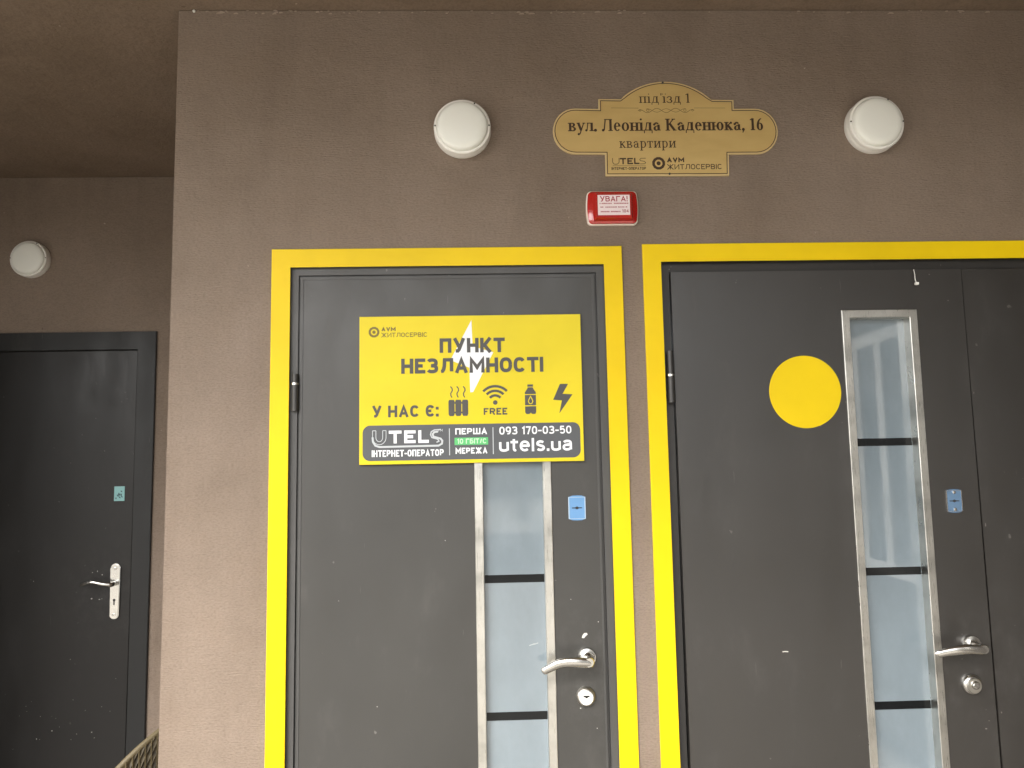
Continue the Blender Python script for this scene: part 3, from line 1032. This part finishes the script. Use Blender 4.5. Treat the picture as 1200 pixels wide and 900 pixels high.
# ------------------------------------------------------------------ brass address plaque
pq = thing('address_plaque', 'brass coloured shaped address plaque with dark engraved lettering between two lamps', 'sign', (.51, 0, 2.48))


def plaque_outline(d):
    """outline inset by d"""
    pts = []
    zt, zb = 2.5385 - d, 2.4050 + d
    rr = (zt - zb) / 2
    cz = (zt + zb) / 2
    xl, xr = .1925 + d, .8300 - d
    hx = rr * .95
    for i in range(17):       # right cap
        a = R(-90 + 180 * i / 16)
        pts.append((xr - hx + hx * math.cos(a), cz - .001 + rr * math.sin(a)))
    pts += [(.7075 - d, zt - .001), (.7080 - d, 2.5635 - d), (.6440 + d * .4, 2.5645 - d)]
    cx, hw, h = .5135, .1300 - d * .5, .0535
    rad = (hw * hw + h * h) / (2 * h)
    th = math.asin(hw / rad)
    for i in range(1, 20):
        a = th - 2 * th * i / 20
        pts.append((cx + rad * math.sin(a), 2.6185 - d - rad + rad * math.cos(a)))
    pts += [(.3880 - d * .4, 2.5670 - d), (.3235 + d, 2.5680 - d), (.3230 + d, zt)]
    for i in range(17):       # left cap
        a = R(90 + 180 * i / 16)
        pts.append((xl + hx + hx * math.cos(a), cz + .002 + rr * math.sin(a)))
    pts += [(.3375 + d, zb + .001), (.3370 + d, 2.3435 + d), (.6850 - d, 2.3420 + d), (.6870 - d, zb - .001)]
    return pts


link('plate', prism(bmesh.new(), plaque_outline(0), -.006, .0005), BRASSEDGE, pq)
link('plate_face', prism(bmesh.new(), plaque_outline(.0042), -.0066, -.005), BRASS, pq)
ik = Ink(-.0070)
ik.stroke(plaque_outline(.0055), .0023, True)
link('border_line', ik.bm, BROWNINK, pq)
for line_ in (("під'їзд 1", .4385, .585, 2.5555, .0190, .0038, .0018), ('квартири', .3785, .5385, 2.4240, .0195, .0036, .0019), ('вул. Леоніда Каденюка, 16', .2365, .7895, 2.4735, .0245, .0068, .0026, .06)):
    ik = Ink(-.0070)
    write_serif(ik, *line_)
    link('lettering', ik.bm, BROWNINK, pq)
ik = Ink(-.0070)
ik.stroke([(.358, 2.5412), (.436, 2.5402)], .0010)
ik.stroke([(.594, 2.5400), (.682, 2.5395)], .0010)
w1, w2 = [], []
for i in range(41):
    u = i / 40
    x = .4345 + u * .160
    a = .0064 * math.sin(PI * min(1, u * 4)) if u < .125 else (.0064 * math.sin(PI * min(1, (1 - u) * 4)) if u > .875 else .0064)
    w1.append((x, 2.5330 + a * math.cos(u * 6 * PI)))
    if .14 < u < .86:
        w2.append((x, 2.5330 - a * .8 * math.cos(u * 6 * PI)))
ik.stroke(w1, .0014)
ik.stroke(w2, .0011)
for x in (.4620, .5675):
    ik.ring(x, 2.5335, .0036, .0012, 14)
for x in (.4400, .5890):
    ik.ring(x, 2.5335, .0026, .0011, 12)
link('scroll_ornament', ik.bm, FADEDINK, pq)


def target_mark(ik, x, z, r):
    n = 12
    ik.stroke([(x + r * .80 * math.cos(R(15 + 30 * k)), z + r * .80 * math.sin(R(15 + 30 * k))) for k in range(n)], r * .40, True)
    ik.disc(x, z, r * .32, 12)


ik = Ink(-.0070)
target_mark(ik, .4870, 2.3785, .0185)
write(ik, 'AVM', .5105, .5595, 2.3815, 2.3945, .0040, .12)
write(ik, 'ЖИТЛОСЕРВІС', .5100, .6655, 2.3605, 2.3755, .0023, .16)
write(ik, 'TEL', .3780, .4330, 2.3765, 2.3945, .0040, .16)
write(ik, 'ІНТЕРНЕТ-ОПЕРАТОР', .3540, .4510, 2.3600, 2.3680, .0016, .16)
link('company_mark', ik.bm, BROWNINK, pq)
ik = Ink(-.0070)
ik.stroke([(.3575, 2.3945), (.3575, 2.383), (.3605, 2.3775), (.366, 2.3765), (.372, 2.3775), (.376, 2.383), (.376, 2.3945)], .0024)
ik.stroke([(.4510, 2.3935), (.438, 2.3935), (.434, 2.390), (.436, 2.3865), (.447, 2.3845), (.4505, 2.381), (.4480, 2.3775), (.4340, 2.3770)], .0022)
ik.stroke([(.3575, 2.3725), (.4505, 2.3715)], .0012)
link('faded_mark', ik.bm, FADEDINK, pq)
for x, z in ((.5075, 2.6150), (.5165, 2.3480)):
    link('screw', lathe(bmesh.new(), x, z, [(.0032, -.0065), (.0028, -.0085), (0, -.009)], 12), DARKMETAL, pq)

# ------------------------------------------------------------------ red siren
sr = thing('alarm_siren', 'red alarm siren box with white notice sticker under the brass plaque', 'siren', (.352, 0, 2.25))
x0, x1, z0, z1 = .2835, .4195, 2.201, 2.2975


def siren_outline(dx, n=8):
    a, b, c, d_ = x0 + dx, x1 - dx, z0 + dx, z1 - dx
    rr = .012
    bulge = .0045
    pts = []
    for cx, cz, a0 in ((b - rr, d_ - rr, 0), (a + rr, d_ - rr, 90), (a + rr, c + rr, 180), (b - rr, c + rr, 270)):
        for i in range(n + 1):
            t = R(a0 + 90 * i / n)
            pts.append((cx + rr * math.cos(t), cz + rr * math.sin(t)))
    mz = (c + d_) / 2
    hz_ = (d_ - c) / 2
    out = []
    for x, z in pts:
        k = 1 - ((z - mz) / hz_) ** 2
        out.append((x + (bulge * k if x > (a + b) / 2 else -bulge * k), z))
    return out


def add_mid(pts):
    return pts


def loft(bm, loops, cap=True):
    rings = [[bm.verts.new(p) for p in L] for L in loops]
    n = len(rings[0])
    for a, b in zip(rings, rings[1:]):
        for k in range(n):
            l = (k + 1) % n
            bm.faces.new((a[k], a[l], b[l], b[k]))
    if cap:
        bm.faces.new(rings[-1])
        bm.faces.new(list(reversed(rings[0])))
    return bm


def subdiv_loop(p):
    out = []
    for i in range(len(p)):
        a, b = p[i], p[(i + 1) % len(p)]
        dd = math.dist(a, b)
        m_ = max(1, int(dd / .008))
        for j in range(m_):
            out.append((a[0] + (b[0] - a[0]) * j / m_, a[1] + (b[1] - a[1]) * j / m_))
    return out


def bulge_loop(dx):
    a, b, c, d_ = x0 + dx, x1 - dx, z0 + dx, z1 - dx
    rr = .010
    pts = []
    for cx, cz, a0 in ((b - rr, d_ - rr, 0), (a + rr, d_ - rr, 90), (a + rr, c + rr, 180), (b - rr, c + rr, 270)):
        for i in range(7):
            t = R(a0 + 90 * i / 6)
            pts.append((cx + rr * math.cos(t), cz + rr * math.sin(t)))
    full = []
    for i in range(len(pts)):
        p, q = pts[i], pts[(i + 1) % len(pts)]
        m_ = 10 if i % 7 == 6 else 1
        for j in range(m_):
            full.append((p[0] + (q[0] - p[0]) * j / m_, p[1] + (q[1] - p[1]) * j / m_))
    mz, hh = (c + d_) / 2, (d_ - c) / 2
    mx = (a + b) / 2
    return [(x + math.copysign(.0045, x - mx) * (1 - ((z - mz) / hh) ** 2), z) for x, z in full]


def yl(p, y):
    return [(x, y, z) for x, z in p]


link('housing', loft(bmesh.new(), [yl(bulge_loop(0), .0005), yl(bulge_loop(0), -.010), yl(bulge_loop(.002), -.012)]), PINKW, sr, True)
L0 = bulge_loop(.0025)
mx, mz = (x0 + x1) / 2, (z0 + z1) / 2


def toward(p, bx0, bx1, bz0, bz1, k):
    """morph a loop point towards a box of the given extent"""
    out = []
    for x, z in p:
        u = (x - mx) / ((x1 - x0) / 2 + .003)
        v = (z - mz) / ((z1 - z0) / 2)
        m_ = max(abs(u), abs(v), 1e-6)
        u2, v2 = u / m_, v / m_
        X = (bx0 + bx1) / 2 + u2 * (bx1 - bx0) / 2
        Zz = (bz0 + bz1) / 2 + v2 * (bz1 - bz0) / 2
        out.append((x + (X - x) * k, z + (Zz - z) * k))
    return out


bx = (.300, .405, 2.2105, 2.2870)
loops = [yl(L0, -.0115), yl(L0, -.0145), yl(toward(L0, *bx, .12), -.0165), yl(toward(L0, *bx, .84), -.0185), yl(toward(L0, *bx, .96), -.0210), yl(toward(L0, bx[0] + .002, bx[1] - .003, bx[2] + .003, bx[3] - .003, 1), -.0330), yl(toward(L0, bx[0] + .004, bx[1] - .005, bx[2] + .005, bx[3] - .005, 1), -.0352)]
link('red_lens', loft(bmesh.new(), loops), RED, sr, True)
QX0, QX1, QZ0, QZ1 = .3080, .3962, 2.2212, 2.2778
stq = link('notice_sticker', B(QX0, QX1, -.0364, -.0348, QZ0, QZ1), PINKSTK, sr)
ik = Ink(-.0367)


def qz(v):
    return QZ1 - v * (QZ1 - QZ0)


write(ik, 'УВАГА!', QX0 + .006, QX1 - .006, qz(.33), qz(.06), .0027, .14)
for v, h_, xe in ((.46, .0040, QX1 - .005), (.64, .0036, QX1 - .008), (.87, .0042, QX0 + .062)):
    x = QX0 + .005
    z = qz(v)
    while x < xe:
        wdt = random.uniform(.0010, .0022)
        if random.random() < .86:
            ik.poly([(x, z), (x + wdt, z), (x + wdt, z + h_ * random.uniform(.8, 1)), (x, z + h_ * random.uniform(.8, 1))])
        x += wdt + .0009
write(ik, '104', QX0 + .066, QX1 - .004, qz(.89), qz(.73), .0015, .2)
link('lettering', ik.bm, REDINK, stq)

# ------------------------------------------------------------------ yellow information sign
YS = YF - .012
sg = thing('information_sign', 'yellow rectangular notice board with white lightning bolt and service icons on door', 'sign', (-.045, YS, 1.75))
SX0, SX1, SZ0, SZ1 = -.3455, .2545, 1.5535, 1.9525
link('board', B(SX0, SX1, YS, YF - .0022, SZ0, SZ1, bev=.0006), [SIGNY], sg)
FRONT = YS - .0003


def sx(px):        # from picture-crop units of the sign drawing to metres across the board
    return SX0 + (px - 48) / (1118 - 48) * .6


def sz(py):
    return SZ1 - (py - 44) / (758 - 44) * .399


def SP(l):
    return [(sx(a), sz(b)) for a, b in l]


ik = Ink(FRONT)
ik.poly(SP([(588, 66), (484, 262), (575, 300), (578, 420), (592, 418), (692, 226), (592, 196)]))
link('lightning_emblem', ik.bm, WHITEINK, sg)
ik = Ink(FRONT - .0005)
ik = Ink(FRONT - .0005)
write(ik, 'ПУНКТ', sx(433), sx(748), sz(226), sz(155), .0094, .13)
link('lettering', ik.bm, GREYINK, sg)
ik = Ink(FRONT - .0005)
write(ik, 'НЕЗЛАМНОСТІ', sx(248), sx(930), sz(325), sz(252), .0094, .13)
link('lettering', ik.bm, GREYINK, sg)
ik = Ink(FRONT - .0005)
write(ik, 'У НАС Є:', sx(108), sx(424), sz(534), sz(478), .0070, .16)
link('lettering', ik.bm, GREYINK, sg)
ik = Ink(FRONT - .0005)
write(ik, 'FREE', sx(641), sx(754), sz(530), sz(497), .0040, .2)
link('lettering', ik.bm, GREYINK, sg)
ik = Ink(FRONT)
target_mark(ik, sx(118), sz(120), .0148)
write(ik, 'AVM', sx(153), sx(222), sz(116), sz(97), .0034, .12)
write(ik, 'ЖИТЛОСЕРВІС', sx(152), sx(374), sz(146), sz(124), .0020, .16)
link('company_mark', ik.bm, OLIVEINK, sg)
# radiator with rising heat
ik = Ink(FRONT)
for i in range(3):
    a, b = 473 + i * 32.5, 473 + i * 32.5 + 29
    ik.poly(SP([(a + 3, 455), (b - 3, 455), (b, 462), (b, 524), (b - 5, 533), (a + 5, 533), (a, 524), (a, 462)]))
for a in (500, 532):
    ik.poly(SP([(a, 466), (a + 8, 466), (a + 8, 474), (a, 474)]))
    ik.poly(SP([(a, 512), (a + 8, 512), (a + 8, 520), (a, 520)]))
for a in (488, 518, 549):
    ik.stroke(SP([(a - 5, 390), (a + 3, 400), (a + 4, 410), (a - 4, 424), (a - 3, 434), (a + 2, 444)]), .0030)
link('radiator_icon', ik.bm, GREYINK, sg)
ik = Ink(FRONT)
cx, cz = sx(697), sz(468)
ik.disc(cx, sz(471), .0062, 20)
for r, hw in ((.0185, 50), (.0310, 47), (.0435, 47)):
    ik.stroke([(cx + r * math.sin(R(a)), cz - .0010 + r * math.cos(R(a))) for a in [(-hw + hw * 2 * k / 20) for k in range(21)]], .0068)
link('wireless_icon', ik.bm, GREYINK, sg)
ik = Ink(FRONT)
ik.poly(SP([(853, 386), (880, 386), (880, 397), (853, 397)]))
ik.poly(SP([(855, 400), (878, 400), (883, 410), (893, 424), (893, 433), (840, 433), (840, 424), (850, 410)]))
ik.poly(SP([(840, 437), (893, 437), (893, 487), (840, 487)]))
ik.poly(SP([(840, 492), (893, 492), (893, 521), (888, 529), (874, 529), (867, 523), (860, 529), (846, 529), (840, 521)]))
b_ = link('bottle_icon', ik.bm, GREYINK, sg)
ik = Ink(FRONT - .0004)
ik.stroke(SP([(867, 444), (875, 459), (878, 468), (873, 478), (867, 480), (861, 478), (856, 468), (859, 459)]), .0021, True)
link('drop_outline', ik.bm, SIGNY, b_)
ik = Ink(FRONT)
ik.poly(SP([(1010, 386), (1050, 386), (1022, 434), (1070, 437), (1004, 529), (1018, 466), (976, 462)]))
link('power_icon', ik.bm, GREYINK, sg)
# grey band
pts = []
bx0, bx1, bz0, bz1, rr = sx(64), sx(1102), sz(741), sz(572), .0200
for cx, cz, a0 in ((bx1 - rr, bz1 - rr, 0), (bx0 + rr, bz1 - rr, 90), (bx0 + rr, bz0 + rr, 180), (bx1 - rr, bz0 + rr, 270)):
    for i in range(9):
        t = R(a0 + 90 * i / 8)
        pts.append((cx + rr * math.cos(t), cz + rr * math.sin(t)))
ik = Ink(FRONT)
ik.poly(pts)
band = link('contact_band', ik.bm, GREYBAND, sg)
ik = Ink(FRONT - .0004)
ik = Ink(FRONT - .0004)
write(ik, 'TEL', sx(188), sx(378), sz(659), sz(598), .0082, .2)
link('lettering', ik.bm, WHITEINK, band)
ik = Ink(FRONT - .0004)
write(ik, 'ІНТЕРНЕТ-ОПЕРАТОР', sx(108), sx(448), sz(722), sz(690), .0034, .15)
link('lettering', ik.bm, WHITEINK, band)
ik = Ink(FRONT - .0004)
write(ik, 'ПЕРША', sx(504), sx(656), sz(622), sz(592), .0036, .16)
link('lettering', ik.bm, WHITEINK, band)
ik = Ink(FRONT - .0004)
write(ik, 'МЕРЕЖА', sx(504), sx(656), sz(714), sz(685), .0036, .16)
link('lettering', ik.bm, WHITEINK, band)
ik = Ink(FRONT - .0004)
write(ik, '093 170-03-50', sx(714), sx(1060), sz(626), sz(588), .0038, .16)
link('lettering', ik.bm, WHITEINK, band)
ik = Ink(FRONT - .0004)
write(ik, 'utels.ua', sx(712), sx(1062), sz(708), sz(640), .0064, .14)
link('lettering', ik.bm, WHITEINK, band)
ik = Ink(FRONT - .0004)
# outlined U and S of the logo with the sweeping tail
for dx, t in ((0, 1), (16, 1)):
    ik.stroke(SP([(111 + dx, 597), (111 + dx, 628)] + [(143 + (32 - dx) * math.cos(R(a)), 630 + (34 - dx * .9) * math.sin(R(a)) * 1.0) for a in range(170, 9, -20)] + [(175 - dx, 628), (175 - dx, 597)]), .0018)
ik.stroke(SP([(111, 597), (127, 597)]), .0018)
ik.stroke(SP([(159, 597), (175, 597)]), .0018)
ik.stroke(SP([(111, 628), (113, 650), (124, 668), (144, 675), (424, 673), (440, 664), (442, 650), (434, 640), (400, 630), (396, 618), (404, 608), (422, 606)]), .0050)
ik.stroke(SP([(436, 596), (404, 598), (390, 606), (386, 620), (392, 634), (420, 642), (426, 652), (414, 657)]), .0030)
write(ik, 'TM', sx(420), sx(444), sz(606), sz(594), .0010, .2)
link('logo_outline', ik.bm, SILVERINK, band)
for xa, za, zb in ((474, 592, 720), (682, 590, 718)):
    ik = Ink(FRONT - .0004)
    ik.poly(SP([(xa, za), (xa + 4, za), (xa + 4, zb), (xa, zb)]))
    link('divider_line', ik.bm, SILVERINK, band)
ik = Ink(FRONT - .0004)
ik.poly(SP([(500, 637), (660, 637), (660, 672), (500, 672)]))
link('green_label', ik.bm, GREENINK, band)
ik = Ink(FRONT - .0008)
write(ik, '10 ГБІТ/С', sx(512), sx(652), sz(666), sz(642), .0026, .16)
link('speed_lettering', ik.bm, mat('pale_green_ink', (.55, .78, .55), .5), band)

# ------------------------------------------------------------------ round sticker
dt = link('round_sticker', lathe(bmesh.new(), .8690, 1.7305, [(.0998, YF - .0005), (.0998, YF - .0010), (.0994, YF - .0013), (0, YF - .0013)], 96), DOTY)
tag(dt, 'plain yellow round sticker on the right double door beside the glass strip', 'sticker')

# ------------------------------------------------------------------ wicker chair tucked behind the corner
ch = thing('wicker_chair', 'olive brown woven wicker tub chair partly hidden behind the wall corner', 'chair', (-1.20, .46, 0))
CX, CY = -1.19, .44
RX, RY = .32, .32
BD = R(-10)


def rim_h(a):
    """height of the shell rim by angle; highest at the chair back"""
    return .413 + .435 * math.sqrt(max(0.0, 1 - (a / R(74)) ** 2)) if abs(a) < R(74) else .413


def shell_pt(a, v, off=0.0):
    z0_, z1_ = .22, rim_h(a)
    z = z0_ + (z1_ - z0_) * v
    fl = .80 + .20 * v ** .8 + off
    return Vector((CX + RX * fl * math.cos(a + BD), CY + RY * fl * math.sin(a + BD), z))


bm = bmesh.new()
NA, NV = 150, 34
A0 = R(140)
for side in (0, 1):
    rows = []
    for i in range(NA + 1):
        a = -A0 + 2 * A0 * i / NA
        row = []
        for j in range(NV + 1):
            w_ = .010 * (1 if (i + j) % 2 else -1) + .004 * (1 if i % 3 == 0 else 0)
            row.append(bm.verts.new(shell_pt(a, j / NV, (w_ if side == 0 else -.05 + w_))))
        rows.append(row)
    for i in range(NA):
        for j in range(NV):
            f = (rows[i][j], rows[i + 1][j], rows[i + 1][j + 1], rows[i][j + 1])
            bm.faces.new(f if side == 0 else tuple(reversed(f)))
link('woven_shell', bm, WICK, ch, False)
bm = bmesh.new()
ra = [shell_pt(-A0 + 2 * A0 * i / 160, 1, -.02) for i in range(161)]
tube(bm, ra, .009, 10)
for s in (-1, 1):
    tube(bm, [shell_pt(s * A0, v / 8, -.02) for v in range(9)], .014, 10)
link('rim', bm, WICKRIM, ch, True)
# ribs running down the shell
bm = bmesh.new()
for i in range(97):
    a = -A0 + 2 * A0 * i / 96
    tube(bm, [shell_pt(a + .10 * (1 - v / 6), v / 6, .006) for v in range(7)], .0022, 6)
link('wicker_ribs', bm, WICKRIM, ch, True)
link('seat', lathe(bmesh.new(), 0, 0, [(0.0, 0), (.01, 0)], 8) if False else B(CX - .26, CX + .20, CY - .22, CY + .22, .34, .42, bev=.03, seg=3), mat('beige_cushion', (.32, .27, .19), .8), ch, True)
for sx_, sy_ in ((-1, -1), (-1, 1), (1, -1), (1, 1)):
    link('leg', tube(bmesh.new(), [(CX + sx_ * .20, CY + sy_ * .18, .24), (CX + sx_ * .22, CY + sy_ * .20, .0)], [.018, .014], 10), WICK, ch, True)
